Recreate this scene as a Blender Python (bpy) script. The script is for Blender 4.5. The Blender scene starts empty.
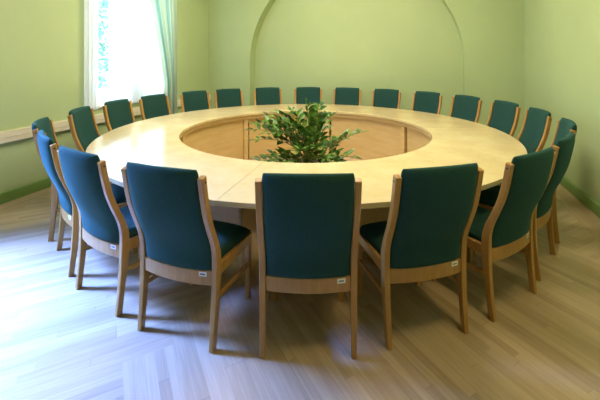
import bpy, bmesh, math, random
from mathutils import Vector, Matrix
random.seed(7)
C = bpy.context.scene.collection
PI = math.pi
YAW = math.radians(17.17)
# the room frame: table centre at the origin, back wall towards +y
XL, XR, YB, YF, HC = -3.08, 3.10, 2.77, -10.0, 4.2

# ------------------------------------------------------------------ helpers
def link(name, bm, mats, parent=None, smooth=False, bevel=0, seg=2, autosmooth=True):
    me = bpy.data.meshes.new(name)
    bmesh.ops.recalc_face_normals(bm, faces=bm.faces[:])
    bm.to_mesh(me); bm.free()
    for m in (mats if isinstance(mats, (list, tuple)) else [mats]):
        me.materials.append(m)
    if smooth:
        for p in me.polygons: p.use_smooth = True
    o = bpy.data.objects.new(name, me); C.objects.link(o)
    if parent: o.parent = parent
    if bevel:
        b = o.modifiers.new('bevel', 'BEVEL'); b.width = bevel; b.segments = seg
        b.limit_method = 'ANGLE'; b.angle_limit = math.radians(40)
    return o

def empty(name, loc=(0, 0, 0), rz=0):
    o = bpy.data.objects.new(name, None); C.objects.link(o)
    o.location = loc; o.rotation_euler = (0, 0, rz); o.empty_display_size = .1
    return o

def tag(o, label, cat, group=None):
    o['label'] = label; o['category'] = cat
    if group: o['group'] = group
    return o

def box(bm, x0, x1, y0, y1, z0, z1, mi=0):
    v = [bm.verts.new(p) for p in ((x0,y0,z0),(x1,y0,z0),(x1,y1,z0),(x0,y1,z0),(x0,y0,z1),(x1,y0,z1),(x1,y1,z1),(x0,y1,z1))]
    for f in ((0,3,2,1),(4,5,6,7),(0,1,5,4),(1,2,6,5),(2,3,7,6),(3,0,4,7)):
        bm.faces.new([v[i] for i in f]).material_index = mi
    return v

def boxbm(*a):
    bm = bmesh.new(); box(bm, *a); return bm

def tube(bm, pts, radii, n=8, mi=0):
    rings = []
    for i, p in enumerate(pts):
        p = Vector(p)
        d = (Vector(pts[min(i+1, len(pts)-1)]) - Vector(pts[max(i-1, 0)])).normalized()
        a = d.cross(Vector((0, 0, 1)))
        if a.length < 1e-3: a = Vector((1, 0, 0))
        a.normalize(); b = d.cross(a)
        r = radii[i] if isinstance(radii, (list, tuple)) else radii
        rings.append([bm.verts.new(p + a*r*math.cos(2*PI*k/n) + b*r*math.sin(2*PI*k/n)) for k in range(n)])
    for A, B in zip(rings, rings[1:]):
        for k in range(n):
            bm.faces.new((A[k], A[(k+1) % n], B[(k+1) % n], B[k])).material_index = mi
    bm.faces.new(rings[0]).material_index = mi; bm.faces.new(rings[-1]).material_index = mi

def ring_sector(bm, r0, r1, a0, a1, z0, z1, n):
    """closed ring segment, angles measured from +y clockwise"""
    cols = []
    for i in range(n+1):
        a = a0 + (a1-a0)*i/n
        s, c = math.sin(a), math.cos(a)
        cols.append([bm.verts.new((r*s, r*c, z)) for r, z in ((r0, z0), (r1, z0), (r1, z1), (r0, z1))])
    for A, B in zip(cols, cols[1:]):
        for k in range(4):
            bm.faces.new((A[k], A[(k+1) % 4], B[(k+1) % 4], B[k]))
    bm.faces.new(cols[0]); bm.faces.new(cols[-1])

# ------------------------------------------------------------------ materials
class NT:
    def __init__(s, name):
        s.m = bpy.data.materials.new(name); s.m.use_nodes = True
        s.t = s.m.node_tree; s.n = s.t.nodes; s.b = s.n['Principled BSDF']
        s.out = s.n['Material Output']
    def new(s, ty, **kw):
        nd = s.n.new(ty)
        for k, v in kw.items(): setattr(nd, k, v)
        return nd
    def put(s, sock, v):
        if hasattr(v, 'is_output') or isinstance(v, bpy.types.NodeSocket): s.t.links.new(v, sock)
        else: sock.default_value = v
    def math(s, op, a, b=None, c=None):
        nd = s.new('ShaderNodeMath', operation=op)
        s.put(nd.inputs[0], a)
        if b is not None: s.put(nd.inputs[1], b)
        if c is not None: s.put(nd.inputs[2], c)
        return nd.outputs[0]
    def mix(s, f, a, b, mode='MIX'):
        nd = s.new('ShaderNodeMix', data_type='RGBA', blend_type=mode)
        s.put(nd.inputs[0], f)
        for i, v in ((6, a), (7, b)):
            s.put(nd.inputs[i], (*v, 1) if isinstance(v, tuple) and len(v) == 3 else v)
        return nd.outputs[2]
    def coord(s, kind='Object'):
        return s.new('ShaderNodeTexCoord').outputs[kind]
    def noise(s, vec, scale, detail=3, sc=None, rough=.5):
        if sc:
            mp = s.new('ShaderNodeMapping'); s.t.links.new(vec, mp.inputs[0]); mp.inputs['Scale'].default_value = sc
            vec = mp.outputs[0]
        nd = s.new('ShaderNodeTexNoise'); s.t.links.new(vec, nd.inputs['Vector'])
        nd.inputs['Scale'].default_value = scale; nd.inputs['Detail'].default_value = detail
        nd.inputs['Roughness'].default_value = rough
        return nd.outputs[0]
    def ramp(s, f, lo, hi, c0, c1):
        mr = s.new('ShaderNodeMapRange'); s.put(mr.inputs[0], f)
        mr.inputs[1].default_value = lo; mr.inputs[2].default_value = hi
        return s.mix(mr.outputs[0], c0, c1)
    def bump(s, h, strength, dist=.01):
        nd = s.new('ShaderNodeBump'); s.put(nd.inputs['Height'], h)
        nd.inputs['Strength'].default_value = strength; nd.inputs['Distance'].default_value = dist
        s.t.links.new(nd.outputs[0], s.b.inputs['Normal'])
    def base(s, col, rough=.5, spec=.5):
        s.put(s.b.inputs['Base Color'], (*col, 1) if isinstance(col, tuple) else col)
        s.put(s.b.inputs['Roughness'], rough); s.b.inputs['Specular IOR Level'].default_value = spec
        return s.m

def painted(name, c, rough=.55, var=.06, spec=.35):
    t = NT(name); v = t.coord()
    col = t.ramp(t.noise(v, .9, 4), .3, .7, tuple(x*(1-var) for x in c), tuple(x*(1+var*.6) for x in c))
    t.bump(t.noise(v, 90, 2), .08, .004)
    return t.base(col, rough, spec)

def wood(name, dark, light, sc, rough=.35, spec=.5, scale=6):
    t = NT(name); v = t.coord()
    g = t.noise(v, scale, 5, sc, .6)
    col = t.ramp(g, .3, .72, dark, light)
    fine = t.noise(v, scale*7, 2, sc)
    col = t.mix(.18, col, t.ramp(fine, .35, .65, dark, light))
    return t.base(col, rough, spec)

M = {}
M['wall'] = painted('green_wall_paint', (.45, .55, .285))
M['base'] = painted('green_skirting_paint', (.17, .30, .075), .4)
M['ceil'] = painted('ceiling_paint', (.80, .78, .66), .8)
M['cream'] = painted('cream_trunking', (.74, .68, .52), .4)
M['white'] = painted('white_window_paint', (.82, .84, .84), .35)
M['table'] = wood('birch_table_veneer', (.58, .45, .225), (.70, .575, .32), (1, 1, 1), .16, .5, 3)
M['panel'] = wood('birch_panel_veneer', (.60, .41, .17), (.72, .52, .25), (1.2, 1.2, 8), .42, .4, 2)
M['edge'] = wood('birch_solid_edge', (.56, .38, .16), (.68, .49, .23), (1, 1, 6), .35, .5, 3)
M['chairwood'] = wood('beech_chair_frame', (.35, .175, .040), (.50, .275, .075), (6, 6, .8), .32, .5, 5)
M['dark'] = NT('dark_screw').base((.05, .03, .02), .6)
M['tagm'] = NT('white_tag_plastic').base((.85, .84, .76), .4)
M['print'] = NT('grey_tag_print').base((.12, .12, .12), .6)

def fabric():
    t = NT('teal_wool_upholstery'); v = t.coord()
    n = t.noise(v, 220, 2)
    col = t.ramp(n, .3, .7, (.012, .046, .040), (.021, .073, .064))
    t.bump(n, .25, .002)
    t.b.inputs['Sheen Weight'].default_value = .12
    t.b.inputs['Sheen Roughness'].default_value = .4
    t.b.inputs['Sheen Tint'].default_value = (.25, .75, .68, 1)
    return t.base(col, .85, .15)
M['fabric'] = fabric()

def parquet():
    t = NT('oak_strip_parquet'); v = t.coord()
    sp = t.new('ShaderNodeSeparateXYZ'); t.t.links.new(v, sp.inputs[0])
    x, y = sp.outputs[0], sp.outputs[1]
    k = math.sqrt(.5)
    # p runs along the strips of the left field, q along those of the middle field
    p = t.math('MULTIPLY', t.math('ADD', x, y), k)
    q = t.math('MULTIPLY', t.math('SUBTRACT', y, x), k)
    b = .26
    st = t.math('SUBTRACT', t.math('FLOOR', t.math('DIVIDE', p, b)), t.math('FLOOR', t.math('DIVIDE', q, b)))
    # x = (p-q)*k : fields change where the stair step passes x=-.06 and x=2.55
    inA = t.math('ADD', t.math('LESS_THAN', st, -.5), t.math('GREATER_THAN', st, 14.5))
    inA = t.math('MINIMUM', inA, 1)
    along = t.math('ADD', t.math('MULTIPLY', inA, p), t.math('MULTIPLY', t.math('SUBTRACT', 1, inA), q))
    across = t.math('ADD', t.math('MULTIPLY', inA, q), t.math('MULTIPLY', t.math('SUBTRACT', 1, inA), p))
    # a straight border course along the side walls
    brd = t.math('GREATER_THAN', t.math('ABSOLUTE', x), 2.84)
    nb = t.math('SUBTRACT', 1, brd)
    along = t.math('ADD', t.math('MULTIPLY', nb, along), t.math('MULTIPLY', brd, y))
    across = t.math('ADD', t.math('MULTIPLY', nb, across), t.math('MULTIPLY', brd, x))
    w = b/5
    row = t.math('FLOOR', t.math('DIVIDE', across, w))
    h = t.math('FRACT', t.math('MULTIPLY', t.math('SINE', t.math('MULTIPLY', row, 12.9898)), 43758.5453))
    al = t.math('ADD', t.math('DIVIDE', along, 1.05), h)
    cell = t.math('FLOOR', al)
    cv = t.new('ShaderNodeCombineXYZ')
    t.put(cv.inputs[0], row); t.put(cv.inputs[1], cell); t.put(cv.inputs[2], inA)
    wn = t.new('ShaderNodeTexWhiteNoise'); t.t.links.new(cv.outputs[0], wn.inputs[0])
    gv = t.new('ShaderNodeCombineXYZ')
    t.put(gv.inputs[0], t.math('MULTIPLY', along, 3)); t.put(gv.inputs[1], t.math('MULTIPLY', across, 60))
    t.put(gv.inputs[2], t.math('MULTIPLY', wn.outputs[0], 20))
    g = t.noise(gv.outputs[0], 1.2, 4)
    fac = t.math('ADD', t.math('MULTIPLY', wn.outputs[0], .42), t.math('MULTIPLY', g, .72))
    col = t.ramp(fac, .2, .95, (.33, .235, .14), (.55, .425, .275))
    fr = t.math('FRACT', t.math('DIVIDE', across, w))
    ed = t.math('MAXIMUM', t.math('GREATER_THAN', fr, .965), t.math('GREATER_THAN', t.math('FRACT', al), .994))
    col = t.mix(t.math('MULTIPLY', ed, .22), col, (.16, .11, .06))
    return t.base(col, .34, .5)
M['floor'] = parquet()

def glass():
    t = NT('window_glass')
    tr = t.new('ShaderNodeBsdfTransparent'); tr.inputs[0].default_value = (.96, .98, 1, 1)
    gl = t.new('ShaderNodeBsdfGlossy'); gl.inputs['Roughness'].default_value = .02
    mx = t.new('ShaderNodeMixShader'); mx.inputs[0].default_value = .06
    t.t.links.new(tr.outputs[0], mx.inputs[1]); t.t.links.new(gl.outputs[0], mx.inputs[2])
    t.t.links.new(mx.outputs[0], t.out.inputs[0]); return t.m
M['glass'] = glass()

def sheer():
    t = NT('sheer_voile')
    d = t.new('ShaderNodeBsdfDiffuse'); d.inputs[0].default_value = (.86, .89, .9, 1)
    l = t.new('ShaderNodeBsdfTranslucent'); l.inputs[0].default_value = (.86, .89, .9, 1)
    tr = t.new('ShaderNodeBsdfTransparent')
    a = t.new('ShaderNodeMixShader'); a.inputs[0].default_value = .62
    t.t.links.new(d.outputs[0], a.inputs[1]); t.t.links.new(l.outputs[0], a.inputs[2])
    b = t.new('ShaderNodeMixShader'); b.inputs[0].default_value = .22
    t.t.links.new(a.outputs[0], b.inputs[1]); t.t.links.new(tr.outputs[0], b.inputs[2])
    t.t.links.new(b.outputs[0], t.out.inputs[0]); return t.m
M['sheer'] = sheer()

def drape():
    t = NT('teal_striped_drape')
    uv = t.coord('UV'); sp = t.new('ShaderNodeSeparateXYZ'); t.t.links.new(uv, sp.inputs[0])
    s = t.math('FRACT', t.math('MULTIPLY', sp.outputs[0], 9))
    col = t.mix(t.math('GREATER_THAN', s, .62), (.55, .62, .46), (.28, .44, .36))
    d = t.new('ShaderNodeBsdfDiffuse'); t.put(d.inputs[0], col)
    l = t.new('ShaderNodeBsdfTranslucent'); t.put(l.inputs[0], col)
    mx = t.new('ShaderNodeMixShader'); mx.inputs[0].default_value = .3
    t.t.links.new(d.outputs[0], mx.inputs[1]); t.t.links.new(l.outputs[0], mx.inputs[2])
    t.t.links.new(mx.outputs[0], t.out.inputs[0]); return t.m
M['drape'] = drape()

def leafm(name, a, b, rough=.3):
    t = NT(name); v = t.coord()
    col = t.ramp(t.noise(v, 16, 3), .36, .66, a, b)
    return t.base(col, rough, .5)
M['leaf'] = leafm('glossy_leaf', (.022, .085, .010), (.15, .32, .05))
M['stem'] = leafm('green_stem', (.10, .17, .03), (.16, .24, .05), .5)
M['pot'] = painted('brown_ceramic', (.16, .09, .06), .35)
M['soil'] = painted('dark_soil', (.035, .022, .014), .9, .4)
M['treeleaf'] = leafm('outdoor_foliage', (.10, .30, .22), (.25, .48, .34), .6)
M['bark'] = painted('grey_bark', (.16, .13, .10), .9, .3)
M['lawn'] = painted('outdoor_lawn', (.10, .22, .06), .9, .3)
M['lampglass'] = NT('frosted_lamp_glass').base((.9, .88, .8), .5)
M['brass'] = NT('brass_fitting').base((.5, .36, .14), .3)
M['brass'].node_tree.nodes['Principled BSDF'].inputs['Metallic'].default_value = 1

# ------------------------------------------------------------------ room shell
def struct(name, bm, m, parent=None, **kw):
    o = link(name, bm, m, parent, **kw)
    if not parent: o['kind'] = 'structure'
    return o
T = .30
struct('floor', boxbm(XL-T, XR+T, YF-T, YB+T+.3, -.12, 0), M['floor'])
struct('ceiling', boxbm(XL-T, XR+T, YF-T, YB+T+.3, HC, HC+.15), M['ceil'])
struct('wall_right', boxbm(XR, XR+T, YF-T, YB, 0, HC), M['wall'])
struct('wall_front', boxbm(XL, XR, YF-T, YF, 0, HC), M['wall'])
# left wall with two tall window openings
W1, W2, WZ = (-.41, 1.46), (-4.15, -2.28), (.89, 3.35)
bm = bmesh.new()
for a, b in ((YF-T, W2[0]), (W2[1], W1[0]), (W1[1], YB+T+.3)):
    box(bm, XL-T, XL, a, b, 0, HC)
for w in (W1, W2):
    box(bm, XL-T, XL, w[0], w[1], 0, WZ[0]); box(bm, XL-T, XL, w[0], w[1], WZ[1], HC)
struct('wall_left', bm, M['wall'])
# back wall with a shallow round-headed niche
NC, NR, NS, ND = .04, 2.12, 1.50, .26
bm = bmesh.new()
box(bm, XL, XR+T, YB+ND, YB+ND+.3, 0, HC)                 # back of the niche
def arch(n=48):
    pts = [(NC-NR, 0), (NC-NR, NS)]
    pts += [(NC-NR*math.cos(PI*i/n), NS+NR*math.sin(PI*i/n)) for i in range(1, n)]
    return pts + [(NC+NR, NS), (NC+NR, 0)]
A = arch()
def fv(p, y): return bm.verts.new((p[0], y, p[1]))
for (p, q) in zip(A, A[1:]):                               # reveal
    a, b = fv(p, YB), fv(q, YB); c, d = fv(q, YB+ND), fv(p, YB+ND)
    bm.faces.new((a, b, c, d))
for (p, q) in zip(A, A[1:]):                               # face above the arch
    if abs(p[0]-q[0]) > 1e-6:
        bm.faces.new((fv(p, YB), fv(q, YB), fv((q[0], HC), YB), fv((p[0], HC), YB)))
for x0, x1 in ((XL, NC-NR), (NC+NR, XR)):
    bm.faces.new((fv((x0, 0), YB), fv((x1, 0), YB), fv((x1, HC), YB), fv((x0, HC), YB)))
bmesh.ops.remove_doubles(bm, verts=bm.verts[:], dist=1e-5)
struct('wall_back', bm, M['wall'])

def skirting(name, x0, x1, y0, y1):
    bm = bmesh.new(); box(bm, x0, x1, y0, y1, 0, .125)
    struct(name, bm, M['base'], bevel=.012, seg=3)
skirting('baseboard_left', XL, XL+.03, YF, YB)
skirting('baseboard_right', XR-.03, XR, YF, YB)
skirting('baseboard_back', NC-NR+.02, NC+NR-.02, YB+ND-.03, YB+ND)
skirting('baseboard_front', XL+.03, XR-.03, YF, YF+.03)

# cream cable trunking along the window wall
bm = bmesh.new()
box(bm, XL, XL+.055, YF, YB, .675, .800)
box(bm, XL, XL+.062, YF, YB, .732, .738)
tr = struct('trim_1', bm, M['cream'], bevel=.008)

def window(idx, w):
    y0, y1 = w; z0, z1 = WZ
    xf = XL-.07
    bm = bmesh.new()
    f = .115
    box(bm, xf-.07, xf, y0, y1, z0, z0+f+.03); box(bm, xf-.07, xf, y0, y1, z1-f, z1)
    box(bm, xf-.07, xf, y0, y0+f, z0+f+.03, z1-f); box(bm, xf-.07, xf, y1-f, y1, z0+f+.03, z1-f)
    ym = (y0+y1)/2
    box(bm, xf-.07, xf, ym-.05, ym+.05, z0+f+.03, z1-f)
    root = struct('window_%d' % idx, bm, M['white'], bevel=.006)
    for a, b in ((y0+f, ym-.05), (ym+.05, y1-f)):
        s = .10; c, d = z0+f+.03, z1-f
        bm = bmesh.new()
        x0, x1 = xf-.055, xf+.012
        box(bm, x0, x1, a, b, c, c+s+.02); box(bm, x0, x1, a, b, d-s, d)
        box(bm, x0, x1, a, a+s, c+s+.02, d-s); box(bm, x0, x1, b-s, b, c+s+.02, d-s)
        for zz in (1.62, 2.18, 2.74):
            box(bm, x0+.015, x1-.01, a+s, b-s, zz-.013, zz+.013)
        sash = link('sash', bm, M['white'], root, bevel=.004)
        link('pane', boxbm(xf-.03, xf-.026, a+s-.01, b-s+.01, c+s, d-s+.01), M['glass'], sash)
        bm = bmesh.new()
        yy = a+s/2 if a < ym-.3 and a < y0+.2 else b-s/2
        box(bm, x1, x1+.018, yy-.012, yy+.012, 1.70, 1.82); box(bm, x1+.018, x1+.034, yy-.008, yy+.05, 1.755, 1.775)
        link('latch', bm, M['white'], sash, bevel=.004)
    link('window_sill', boxbm(XL-.075, XL+.04, y0+.005, y1-.005, z0, z0+.028), M['white'], root, bevel=.008)
    return root
window(1, W1); window(2, W2)

# ------------------------------------------------------------------ curtains
def cloth(name, yfun, x0, amp, folds, z0, z1, m, parent=None, nu=120, nv=40, seed=0):
    bm = bmesh.new(); uvl = bm.loops.layers.uv.new('UVMap')
    rnd = random.Random(seed); ph = [rnd.uniform(0, 6) for _ in range(4)]
    g = []
    for j in range(nv+1):
        z = z0+(z1-z0)*j/nv; a, b = yfun(z); row = []
        for i in range(nu+1):
            u = i/nu
            ww = amp*(math.sin(2*PI*folds*u+ph[0]+.5*math.sin(3*u+z*.8)) + .35*math.sin(2*PI*folds*1.7*u+ph[1]+z*.3))
            row.append((bm.verts.new((x0+ww, a+(b-a)*u, z)), u, j/nv))
        g.append(row)
    for j in range(nv):
        for i in range(nu):
            q = (g[j][i], g[j][i+1], g[j+1][i+1], g[j+1][i])
            f = bm.faces.new([k[0] for k in q])
            for lp, k in zip(f.loops, q): lp[uvl].uv = (k[1], k[2])
    return link(name, bm, m, parent, smooth=True)
def drape_edge(z):
    t = max(0, min(1, (z-1.15)/2.3)); t = t**1.15
    return (1.08-.62*t, 1.36)
o = cloth('sheer_curtain', lambda z: (-.067, 1.42), XL+.075, .014, 13, .885, 3.40, M['sheer'], seed=3)
tag(o, 'wide white sheer curtain glowing over most of the window', 'curtain')
o = cloth('sheer_curtain', lambda z: (-.475, -.25), XL+.075, .012, 4, .885, 3.40, M['sheer'], nu=40, seed=8)
tag(o, 'narrow white sheer curtain at the left edge of the window', 'curtain')
o = cloth('drape', drape_edge, XL+.185, .032, 7, .05, 3.42, M['drape'], seed=5)
o.name = 'curtain'
tag(o, 'pale teal striped curtain gathered to the right side of the window', 'curtain')
# rod that carries both
t = empty('curtain_rod', (XL+.13, .5, 3.45))
tag(t, 'brass curtain rod above the window', 'curtain rod')
bm = bmesh.new(); tube(bm, [(0.05, -1.15, 0), (0.05, 1.15, 0)], .014, 12); link('rod', bm, M['brass'], t, smooth=True)
bm = bmesh.new(); tube(bm, [(-.055, -1.15, -.03), (-.055, 1.15, -.03)], .008, 10); link('rod', bm, M['brass'], t, smooth=True)
for s in (-1, 1):
    link('bracket', boxbm(-.13, .06, s*1.1-.012, s*1.1+.012, -.012, .012), M['brass'], t)

# ------------------------------------------------------------------ the round table
RO, RI, TZ, TT = 2.346, 1.483, .740, .036
table = empty('conference_table', rz=math.radians(3.2))
tag(table, 'large ring-shaped birch conference table with an open centre', 'table')
seg = 2*PI/7
for k in range(7):
    a0 = seg*(k-.5); a1 = a0+seg
    bm = bmesh.new(); g = .0004
    ring_sector(bm, RI, RO, a0+g, a1-g, TZ-TT, TZ, 30)
    # veneer runs across each leaf: local axes per leaf through rotation of the object
    mid = (a0+a1)/2
    bmesh.ops.rotate(bm, cent=(0, 0, 0), matrix=Matrix.Rotation(mid, 3, 'Z'), verts=bm.verts[:])
    o = link('tabletop', bm, [M['table']], table, bevel=.004)
    o.rotation_euler = (0, 0, -mid)
    # apron strip set back under the inner lip
    bm = bmesh.new(); ring_sector(bm, RI+.022, RI+.06, a0+.001, a1-.001, TZ-TT-.055, TZ-TT, 24)
    link('apron', bm, M['edge'], table, bevel=.003)
    # inner panel of each leaf, leaving a slit at the joint post
    c0, c1 = seg*k+.044, seg*(k+1)-.010
    bm = bmesh.new(); ring_sector(bm, RI+.062, RI+.08, c0, c1, .17 if k == 3 else .004, TZ-TT, 26)
    link('modesty_panel', bm, M['panel'], table)
    # post beside the slit
    bm = bmesh.new(); box(bm, -.036, .036, RI+.034, RI+.09, 0, TZ-TT-.0005)
    o = link('post', bm, M['panel'], table, bevel=.004); o.rotation_euler = (0, 0, -seg*k)
    # radial support board under each joint of the top
    aj = seg*(k+.5)
    bm = bmesh.new(); box(bm, -.014, .014, RI+.081, RI+.50, 0, TZ-TT-.001)
    o = link('support_board', bm, M['edge'], table, bevel=.003); o.rotation_euler = (0, 0, -aj)

# ------------------------------------------------------------------ chairs
PATH = [(0, -.034), (.15, -.018), (.30, -.004), (.40, .002), (.47, .002), (.53, -.004), (.60, -.026), (.68, -.062), (.78, -.100), (.89, -.126), (1.0, -.146), (1.06, -.156)]
def path(z):
    for i in range(len(PATH)-1):
        (z0, a), (z1, b) = PATH[i], PATH[i+1]
        if z <= z1 or i == len(PATH)-2:
            p0 = PATH[max(i-1, 0)]; p3 = PATH[min(i+2, len(PATH)-1)]
            h = z1-z0; t = (z-z0)/h
            m0 = (b-p0[1])/(z1-p0[0])*h; m1 = (p3[1]-a)/(p3[0]-z0)*h
            return (2*t**3-3*t*t+1)*a + (t**3-2*t*t+t)*m0 + (-2*t**3+3*t*t)*b + (t**3-t*t)*m1
def half(z): return .246+.008*min(1, z)

def sweep_post(s):
    bm = bmesh.new(); rings = []
    n = 34
    for i in range(n+1):
        z = 1.0*i/n
        y = path(z); x = s*half(z)
        w = .018; d = .019 + .007*math.exp(-((z-.42)/.16)**2)
        if z < .3: w = .0145+.0035*z/.3
        rings.append([bm.verts.new((x+sx*w, y+sy*d, z + (.012*(sy < 0) if i == n else 0)*-1)) for sx, sy in ((-1,-1),(1,-1),(1,1),(-1,1))])
    for A, B in zip(rings, rings[1:]):
        for k in range(4): bm.faces.new((A[k], A[(k+1) % 4], B[(k+1) % 4], B[k]))
    bm.faces.new(rings[0]); bm.faces.new(rings[-1])
    return bm

def pad_bm():
    bm = bmesh.new(); nu, nz = 22, 34
    z0, z1 = .425, 1.032
    def surf(sgn):
        g = []
        for j in range(nz+1):
            v = -1+2*j/nz; row = []
            for i in range(nu+1):
                u = -1+2*i/nu
                uu = math.sin(u*PI/2*.96)/math.sin(PI/2*.96); vv = math.sin(v*PI/2*.97)/math.sin(PI/2*.97)
                z = (z0+z1)/2 + vv*(z1-z0)/2
                top = max(0, (vv-.8)/.2)
                hw = half(z)-.0185
                hw *= 1-.03*max(0, (vv-.9)/.1)**2
                th = .031*(1-abs(uu)**7)**.5*(1-abs(vv)**16)**.5
                y = path(z) - .004 - .030*(1-uu*uu) + sgn*th
                zz = z + .006*(1-uu*uu)*top
                row.append((uu*hw, y, zz))
            g.append(row)
        return g
    F, B = surf(1), surf(-1)
    vf = [[bm.verts.new(p) for p in r] for r in F]
    vb = [[bm.verts.new(p) for p in r] for r in B]
    for j in range(nz):
        for i in range(nu):
            bm.faces.new((vf[j][i], vf[j][i+1], vf[j+1][i+1], vf[j+1][i]))
            bm.faces.new((vb[j][i], vb[j+1][i], vb[j+1][i+1], vb[j][i+1]))
    bmesh.ops.remove_doubles(bm, verts=bm.verts[:], dist=1e-5)
    return bm

def curved_bar(x0, x1, yfun, t, z0, z1, n=16):
    bm = bmesh.new(); rings = []
    for i in range(n+1):
        x = x0+(x1-x0)*i/n; y = yfun(x)
        rings.append([bm.verts.new(p) for p in ((x, y-t, z0), (x, y+t, z0), (x, y+t, z1), (x, y-t, z1))])
    for A, B in zip(rings, rings[1:]):
        for k in range(4): bm.faces.new((A[k], A[(k+1) % 4], B[(k+1) % 4], B[k]))
    bm.faces.new(rings[0]); bm.faces.new(rings[-1])
    return bm

def seat_bm():
    bm = bmesh.new(); n, m = 18, 18
    z0 = .440
    def pt(u, v, top):
        y = .012 + (v+1)/2*.445
        hw = .224 + .010*(v+1)/2
        if not top: return (u*hw, y, z0)
        e = (1-abs(u)**6)**.4*(1-abs(v)**8)**.4
        return (u*hw, y, z0 + .020*e + .036*e*(1-.35*u*u)*(1-.2*v*v))
    gt = [[bm.verts.new(pt(-1+2*i/n, -1+2*j/m, True)) for i in range(n+1)] for j in range(m+1)]
    gb = [[bm.verts.new(pt(-1+2*i/n, -1+2*j/m, False)) for i in range(n+1)] for j in range(m+1)]
    for j in range(m):
        for i in range(n):
            bm.faces.new((gt[j][i], gt[j][i+1], gt[j+1][i+1], gt[j+1][i]))
            bm.faces.new((gb[j][i], gb[j+1][i], gb[j+1][i+1], gb[j][i+1]))
    bmesh.ops.remove_doubles(bm, verts=bm.verts[:], dist=1e-5)
    return bm

def bar(p, q, w, h):
    """straight rectangular bar from p to q"""
    bm = bmesh.new(); p, q = Vector(p), Vector(q); d = (q-p).normalized()
    a = d.cross(Vector((0, 0, 1)))
    if a.length < .2: a = Vector((1, 0, 0))
    a.normalize(); b = a.cross(d)
    R = [[bm.verts.new(c + a*sx*w/2 + b*sy*h/2) for sx, sy in ((-1,-1),(1,-1),(1,1),(-1,1))] for c in (p, q)]
    for k in range(4): bm.faces.new((R[0][k], R[0][(k+1) % 4], R[1][(k+1) % 4], R[1][k]))
    bm.faces.new(R[0]); bm.faces.new(R[1]); return bm

def make_chair():
    r = empty('conference_chair')
    W = M['chairwood']
    link('backrest', pad_bm(), M['fabric'], r, smooth=True)
    link('seat', seat_bm(), M['fabric'], r, smooth=True)
    for s in (-1, 1):
        leg = link('rear_leg', sweep_post(s), W, r, bevel=.006, seg=3)
        bm = bmesh.new(); z = .965
        tube(bm, [(s*(half(z)+.0165), path(z)+.002, z), (s*(half(z)+.0195), path(z)+.002, z)], .006, 10)
        link('screw_cap', bm, M['dark'], leg)
        link('front_leg', bar((s*.222, .425, 0), (s*.228, .43, .438), .034, .034), W, r, bevel=.006, seg=3)
        link('side_rail', bar((s*.236, .03, .405), (s*.232, .412, .408), .024, .062), W, r, bevel=.004)
        link('stretcher', bar((s*.240, .0, .262), (s*.226, .41, .235), .016, .030), W, r, bevel=.004)
    rail = link('back_rail', curved_bar(-.232, .232, lambda x: -.006-.026*(1-(x/.232)**2), .0125, .345, .428), W, r, bevel=.005)
    link('front_rail', curved_bar(-.212, .212, lambda x: .43, .011, .377, .439), W, r, bevel=.004)
    yb = lambda x: -.006-.026*(1-(x/.232)**2)-.0125
    bm = bmesh.new()
    for i in range(2):
        pass
    vs = []
    for x in (.158, .180, .203):
        y = yb(x)
        vs.append([bm.verts.new(p) for p in ((x, y-.0022, .396), (x, y+.001, .396), (x, y+.001, .421), (x, y-.0022, .421))])
    for A, B in zip(vs, vs[1:]):
        for k in range(4): bm.faces.new((A[k], A[(k+1) % 4], B[(k+1) % 4], B[k]))
    bm.faces.new(vs[0]); bm.faces.new(vs[-1])
    tg = link('tag', bm, M['tagm'], rail); tg['label'] = 'small white tag'
    bm = bmesh.new()
    v = [bm.verts.new(p) for p in ((.166, yb(.166)-.0027, .405), (.194, yb(.194)-.0029, .405), (.194, yb(.194)-.0029, .412), (.166, yb(.166)-.0027, .412))]
    v2 = [bm.verts.new(p.co+Vector((0, .0015, 0))) for p in v]
    bm.faces.new(v); bm.faces.new(v2[::-1])
    for k in range(4): bm.faces.new((v[k], v[(k+1) % 4], v2[(k+1) % 4], v2[k]))
    pr = link('print', bm, M['print'], rail)
    return r

def copy_tree(o, parent=None):
    c = o.copy(); C.objects.link(c)
    if parent: c.parent = parent
    for ch in list(o.children): copy_tree(ch, c)
    return c

LABELS = {
    0: 'green padded wooden chair nearest the camera, its back squarely to the viewer',
    1: 'dark green chair beside the nearest chair, directly on its right, back turned to the viewer',
    2: 'dark green chair second to the right of the nearest chair, seen slanted from behind',
    3: 'green chair seen nearly edge-on, third to the right of the nearest chair and half hidden',
    4: 'mostly hidden green chair by the right wall skirting, only pad top and legs showing',
    5: 'green chair by the right wall, facing the table, just in front of the corner chair',
    6: 'green chair standing in front of the back right corner of the room',
    7: 'green chair in front of the right edge of the arched niche',
    8: 'rightmost of the five green chairs inside the outline of the arched niche',
    9: 'green chair before the niche, between its rightmost and middle chairs',
    10: 'middle one of the five green chairs before the arched niche, right of the plant tips',
    11: 'green chair before the niche directly behind the top of the plant',
    -10: 'leftmost of the five green chairs in front of the arched niche',
    -9: 'green chair at the far left corner of the room, just left of the niche edge',
    -8: 'green chair immediately right of the teal curtain',
    -7: 'green chair below the window, just left of the bottom of the teal curtain',
    -6: 'green chair under the middle of the bright window',
    -5: 'green chair in front of the left edge of the window and the cream wall trunking',
    -4: 'blue-lit chair farthest left against the green wall, fourth to the left of the nearest chair',
    -3: 'narrow-looking blue-lit chair third to the left of the nearest chair, seen almost edge-on',
    -2: 'bright blue chair second to the left of the nearest chair, seen obliquely from behind',
    -1: 'deep blue chair beside the nearest chair, directly on its left, back turned to the viewer',
}
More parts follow.
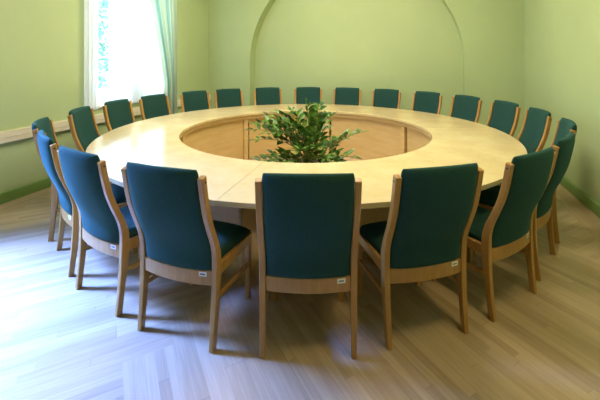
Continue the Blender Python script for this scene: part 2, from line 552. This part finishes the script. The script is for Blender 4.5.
# small per-chair differences: (radial shift, angular shift in degrees, extra turn in degrees)
ADJ = {
    -10: (-0.002, 0.03, 0.00),
    -9: (0.004, 0.32, 0.00),
    -8: (-0.021, -1.55, -0.00),
    -7: (-0.022, -0.68, -0.00),
    -6: (-0.038, -0.80, -0.00),
    -5: (-0.021, -0.41, -0.00),
    -4: (0.070, 0.76, -1.42),
    -3: (-0.001, 0.18, 1.88),
    -2: (-0.002, -0.33, 1.08),
    -1: (0.022, -0.46, -1.66),
    0: (0.024, 0.53, -0.29),
    1: (-0.001, 0.03, -1.53),
    2: (0.006, 0.03, -0.20),
    3: (-0.011, -0.97, -2.82),
    4: (0.031, -0.68, 0.46),
    5: (0.017, -0.57, -0.00),
    6: (0.031, -1.27, -0.00),
    7: (0.032, -1.51, -0.00),
    8: (0.028, -1.88, -0.00),
    9: (0.011, -1.46, -0.00),
    10: (0.005, -1.30, -0.00),
    11: (-0.000, -1.00, -0.00),
}
proto = make_chair()
first = True
for k in list(range(0, 12)) + list(range(-1, -11, -1)):
    dr, da, dt = ADJ.get(k, (0, 0, 0))
    o = proto if first else copy_tree(proto); first = False
    a = YAW - .011 + k*2*PI/22 + math.radians(da)
    R = 2.487 + dr
    o.location = (R*math.sin(a), -R*math.cos(a), 0)
    o.rotation_euler = (0, 0, a+math.radians(dt))
    tag(o, LABELS[k], 'chair', 'chairs around the ring table')

# ------------------------------------------------------------------ plant in the middle of the ring
plant = empty('potted_plant', (0, 0, 0), YAW)
tag(plant, 'leafy green potted plant with arching stems in the open centre of the table', 'plant')
PX, PY = .06, 0.0
bm = bmesh.new()
prof = [(.0, .0), (.15, .0), (.165, .02), (.205, .27), (.222, .275), (.222, .30), (.20, .30), (.19, .255), (0, .255)]
rings = []
for r, z in prof:
    rings.append([bm.verts.new((PX+max(r, .001)*math.cos(2*PI*i/32), PY+max(r, .001)*math.sin(2*PI*i/32), z)) for i in range(32)])
for A, B in zip(rings, rings[1:]):
    for i in range(32): bm.faces.new((A[i], A[(i+1) % 32], B[(i+1) % 32], B[i]))
link('pot', bm, M['pot'], plant, smooth=True, bevel=0)
bm = bmesh.new(); bmesh.ops.create_circle(bm, cap_ends=True, radius=.188, segments=32)
bmesh.ops.translate(bm, verts=bm.verts[:], vec=(PX, PY, .262)); link('soil', bm, M['soil'], plant)

def leaflet(bm, base, d, side, up, L, Wd, rnd):
    d = d.normalized(); s = (side - d*side.dot(d)).normalized(); n = d.cross(s).normalized()
    if n.dot(up) < 0: n = -n
    prof = [(0, .0), (.12, .42), (.35, .95), (.58, .9), (.8, .5), (1, 0)]
    L_, M_, R_ = [], [], []
    droop = rnd.uniform(.02, .22)
    for t, w in prof:
        c = base + d*L*t - n*L*droop*t*t
        lift = n*Wd*w*.22
        M_.append(bm.verts.new(c))
        L_.append(bm.verts.new(c + s*Wd*w/2 + lift) if w else M_[-1])
        R_.append(bm.verts.new(c - s*Wd*w/2 + lift) if w else M_[-1])
    for i in range(len(prof)-1):
        for E in (L_, R_):
            vs = []
            for v in (M_[i], M_[i+1], E[i+1], E[i]):
                if v not in vs: vs.append(v)
            if len(vs) >= 3: bm.faces.new(vs).material_index = 1

def frond(tip, bend, nl, L, seed):
    rnd = random.Random(seed)
    bm = bmesh.new()
    a = rnd.uniform(0, 2*PI); rr = rnd.uniform(.02, .13)
    tx, ty, tz = tip
    p0 = Vector((PX+rr*math.cos(a)*.6+.12*max(-1, min(1, tx)), PY+rr*math.sin(a)*.6, .255))
    p2 = Vector(tip)
    mid = p0.lerp(p2, .45); p1 = Vector((mid.x + (p0.x-mid.x)*.45, mid.y+(p0.y-mid.y)*.45, max(p0.z, p2.z)*.55+p2.z*.25+bend))
    N = 26
    def B(t): return p0*(1-t)**2 + p1*2*t*(1-t) + p2*t*t
    pts = [B(i/N) for i in range(N+1)]
    tube(bm, pts, [.0085*(1-.75*i/N) for i in range(N+1)], 6)
    for i in range(nl):
        t = .26 + .74*(i+.5)/nl
        p = B(t); d = (B(min(1, t+.02))-B(t-.02)).normalized()
        side = d.cross(Vector((0, 0, 1)))
        if side.length < .1: side = Vector((math.cos(a), math.sin(a), 0))
        side.normalize(); up = side.cross(d)
        if up.z < 0: up = -up
        for s in (-1, 1):
            if rnd.random() < .06: continue
            ld = d*rnd.uniform(.3, .8) + side*s*rnd.uniform(.6, 1.0) + up*rnd.uniform(-.1, .8)
            sz = L*(.72+.5*math.sin(PI*min(1, (t-.2)/.85)))*rnd.uniform(.85, 1.15)
            leaflet(bm, p + side*s*.004, ld, d.cross(ld.normalized()).cross(ld) if False else (d - ld.normalized()*d.dot(ld.normalized())), up, sz, sz*.46, rnd)
    # tip leaf
    d = (B(1)-B(.96)).normalized(); sd = d.cross(Vector((0, 0, 1)))
    if sd.length < .1: sd = Vector((1, 0, 0))
    leaflet(bm, p2, d, sd.normalized(), Vector((0, 0, 1)), L*.9, L*.34, rnd)
    return link('frond', bm, [M['stem'], M['leaf']], plant, smooth=True)
TIPS = [  # x right of, y behind, z above the table centre on the floor (metres), bend
    (-.70, .05, .71, .18), (-.58, -.20, .84, .16), (-.52, .25, .86, .14), (-.36, -.02, .93, .12), (-.60, -.10, .62, .16),
    (-.56, -.28, .40, .12), (-.40, -.32, .50, .10), (-.17, .18, .93, .06), (-.24, -.20, .86, .08), (.02, .08, 1.01, .02),
    (.19, .10, 1.00, .02), (.16, -.16, .90, .04), (.33, .10, .88, .05), (.68, -.06, .70, .05),
    (.56, -.30, .46, .10), (.40, -.32, .38, .12), (.29, .30, .75, .06), (-.08, -.40, .56, .10), (.14, -.40, .60, .10),
    (-.30, .40, .78, .12), (.24, -.35, .45, .10), (-.33, -.40, .42, .10),
    (-.44, .05, .80, .14), (.50, .20, .56, .08), (-.46, -.30, .74, .16), (-.62, .15, .78, .16),
]
for i, (x, y, z, b) in enumerate(TIPS):
    frond((x, y, z), b, 9 if abs(x) > .3 else 9, .122, 100+i)

# ------------------------------------------------------------------ outside the window
gr = struct('ground', boxbm(-22, XL-T-.02, -14, 22, -.5, -.4), M['lawn'])
def tree(x, y, h, r, seed, label):
    rnd = random.Random(seed)
    root = empty('tree', (x, y, -.4)); tag(root, label, 'tree')
    bm = bmesh.new(); tube(bm, [(0, 0, 0), (.05, .03, h*.35), (-.04, 0, h*.7)], [.14, .11, .05], 8)
    for i in range(9):
        a = rnd.uniform(0, 6.28); zz = rnd.uniform(.25, .65)*h
        tube(bm, [(0, 0, zz), (math.cos(a)*r*.6, math.sin(a)*r*.6, zz+r*.45)], [.04, .012], 5)
    link('trunk', bm, M['bark'], root, smooth=True)
    bm = bmesh.new()
    for i in range(2600):
        while True:
            p = Vector((rnd.uniform(-1, 1), rnd.uniform(-1, 1), rnd.uniform(-1, 1)))
            if p.length < 1: break
        c = Vector((p.x*r, p.y*r, h*.55+p.z*h*.48))
        a = Vector((rnd.uniform(-1, 1), rnd.uniform(-1, 1), rnd.uniform(-1, 1))).normalized()
        b = a.cross(Vector((rnd.uniform(-1, 1), rnd.uniform(-1, 1), rnd.uniform(-1, 1)))).normalized()
        s = rnd.uniform(.07, .15)
        bm.faces.new([bm.verts.new(c+q) for q in (-a*s, b*s*.45, a*s, -b*s*.45)])
    link('foliage', bm, M['treeleaf'], root)
tree(-7.4, 3.0, 5.2, 1.25, 11, 'leafy tree outside, seen through the uncurtained window pane')

# ------------------------------------------------------------------ light
w = bpy.data.worlds.new('World'); bpy.context.scene.world = w; w.use_nodes = True
bg = w.node_tree.nodes['Background']
bg.inputs[0].default_value = (.55, .74, 1.0, 1); bg.inputs[1].default_value = 10.0
for i, wy in enumerate((W1, W2)):
    l = bpy.data.lights.new('window_portal', 'AREA'); l.shape = 'RECTANGLE'
    l.size = wy[1]-wy[0]; l.size_y = WZ[1]-WZ[0]
    l.cycles.is_portal = True
    o = bpy.data.objects.new('window_portal', l); C.objects.link(o)
    o.location = (XL-T-.01, sum(wy)/2, sum(WZ)/2)
    o.rotation_euler = Vector((1, 0, 0)).to_track_quat('-Z', 'Z').to_euler()
# the bright open sky in front of the second window
l = bpy.data.lights.new('sky_light', 'AREA'); l.shape = 'RECTANGLE'; l.size = 1.8; l.size_y = 1.6
l.energy = 1200; l.color = (.15, .30, 1.0); l.spread = math.radians(58)
o = bpy.data.objects.new('sky_light', l); C.objects.link(o); o.location = (-4.6, -2.75, 3.5)
o.rotation_euler = (Vector((-2.0, -2.8, .2))-o.location).to_track_quat('-Z', 'Z').to_euler()
l = bpy.data.lights.new('sky_light', 'AREA'); l.shape = 'RECTANGLE'; l.size = 1.8; l.size_y = 1.6
l.energy = 420; l.color = (.72, .86, 1.0); l.spread = math.radians(110)
o = bpy.data.objects.new('sky_light', l); C.objects.link(o); o.location = (-5.3, .5, 4.1)
o.rotation_euler = (Vector((-2.9, .5, 1.5))-o.location).to_track_quat('-Z', 'Z').to_euler()
# lamps
lamp = empty('ceiling_lamp', (0, 0, HC-.001)); tag(lamp, 'large flat round ceiling lamp above the table centre', 'lamp')
bm = bmesh.new(); bmesh.ops.create_cone(bm, cap_ends=True, segments=64, radius1=1.66, radius2=1.62, depth=.08)
bmesh.ops.translate(bm, verts=bm.verts[:], vec=(0, 0, -.04)); link('lamp_shade', bm, M['lampglass'], lamp, bevel=.02)
def down_light(name, x, y, z, size, energy, col):
    l = bpy.data.lights.new(name, 'AREA'); l.shape = 'DISK'; l.size = size; l.energy = energy; l.color = col
    o = bpy.data.objects.new(name, l); C.objects.link(o); o.location = (x, y, z)
down_light('ceiling_light', 0, 0, HC-.10, 3.1, 235, (1, .88, .66))
lamp = empty('pendant_lamp', (2.25, -2.7, HC)); tag(lamp, 'small round pendant lamp above the right side of the room', 'lamp')
bm = bmesh.new(); tube(bm, [(0, 0, 0), (0, 0, -.42)], .012, 8); link('stem', bm, M['brass'], lamp)
bm = bmesh.new(); bmesh.ops.create_cone(bm, cap_ends=True, segments=40, radius1=.36, radius2=.30, depth=.10)
bmesh.ops.translate(bm, verts=bm.verts[:], vec=(0, 0, -.46)); link('lamp_shade', bm, M['lampglass'], lamp, bevel=.02)
down_light('pendant_light', 2.25, -2.7, HC-.53, .7, 36, (1, .76, .34))

# ------------------------------------------------------------------ camera
cd = bpy.data.cameras.new('camera'); cam = bpy.data.objects.new('camera', cd); C.objects.link(cam)
cy, sy = math.cos(YAW), math.sin(YAW)
# table centre lies .034 to the right of and 4.501 in front of the camera
cam.location = (-(.034*cy-4.501*sy), -(.034*sy+4.501*cy), 1.616)
cam.rotation_euler = (PI/2, 0, YAW)
cd.sensor_width = 36; cd.lens = 362.2/600*36
cd.shift_x = -(302.7-300)/600; cd.shift_y = -(200-57.7)/600
cd.clip_start = .02
bpy.context.scene.camera = cam
sc = bpy.context.scene
sc.view_settings.view_transform = 'Standard'
sc.view_settings.look = 'None'
sc.view_settings.exposure = 0
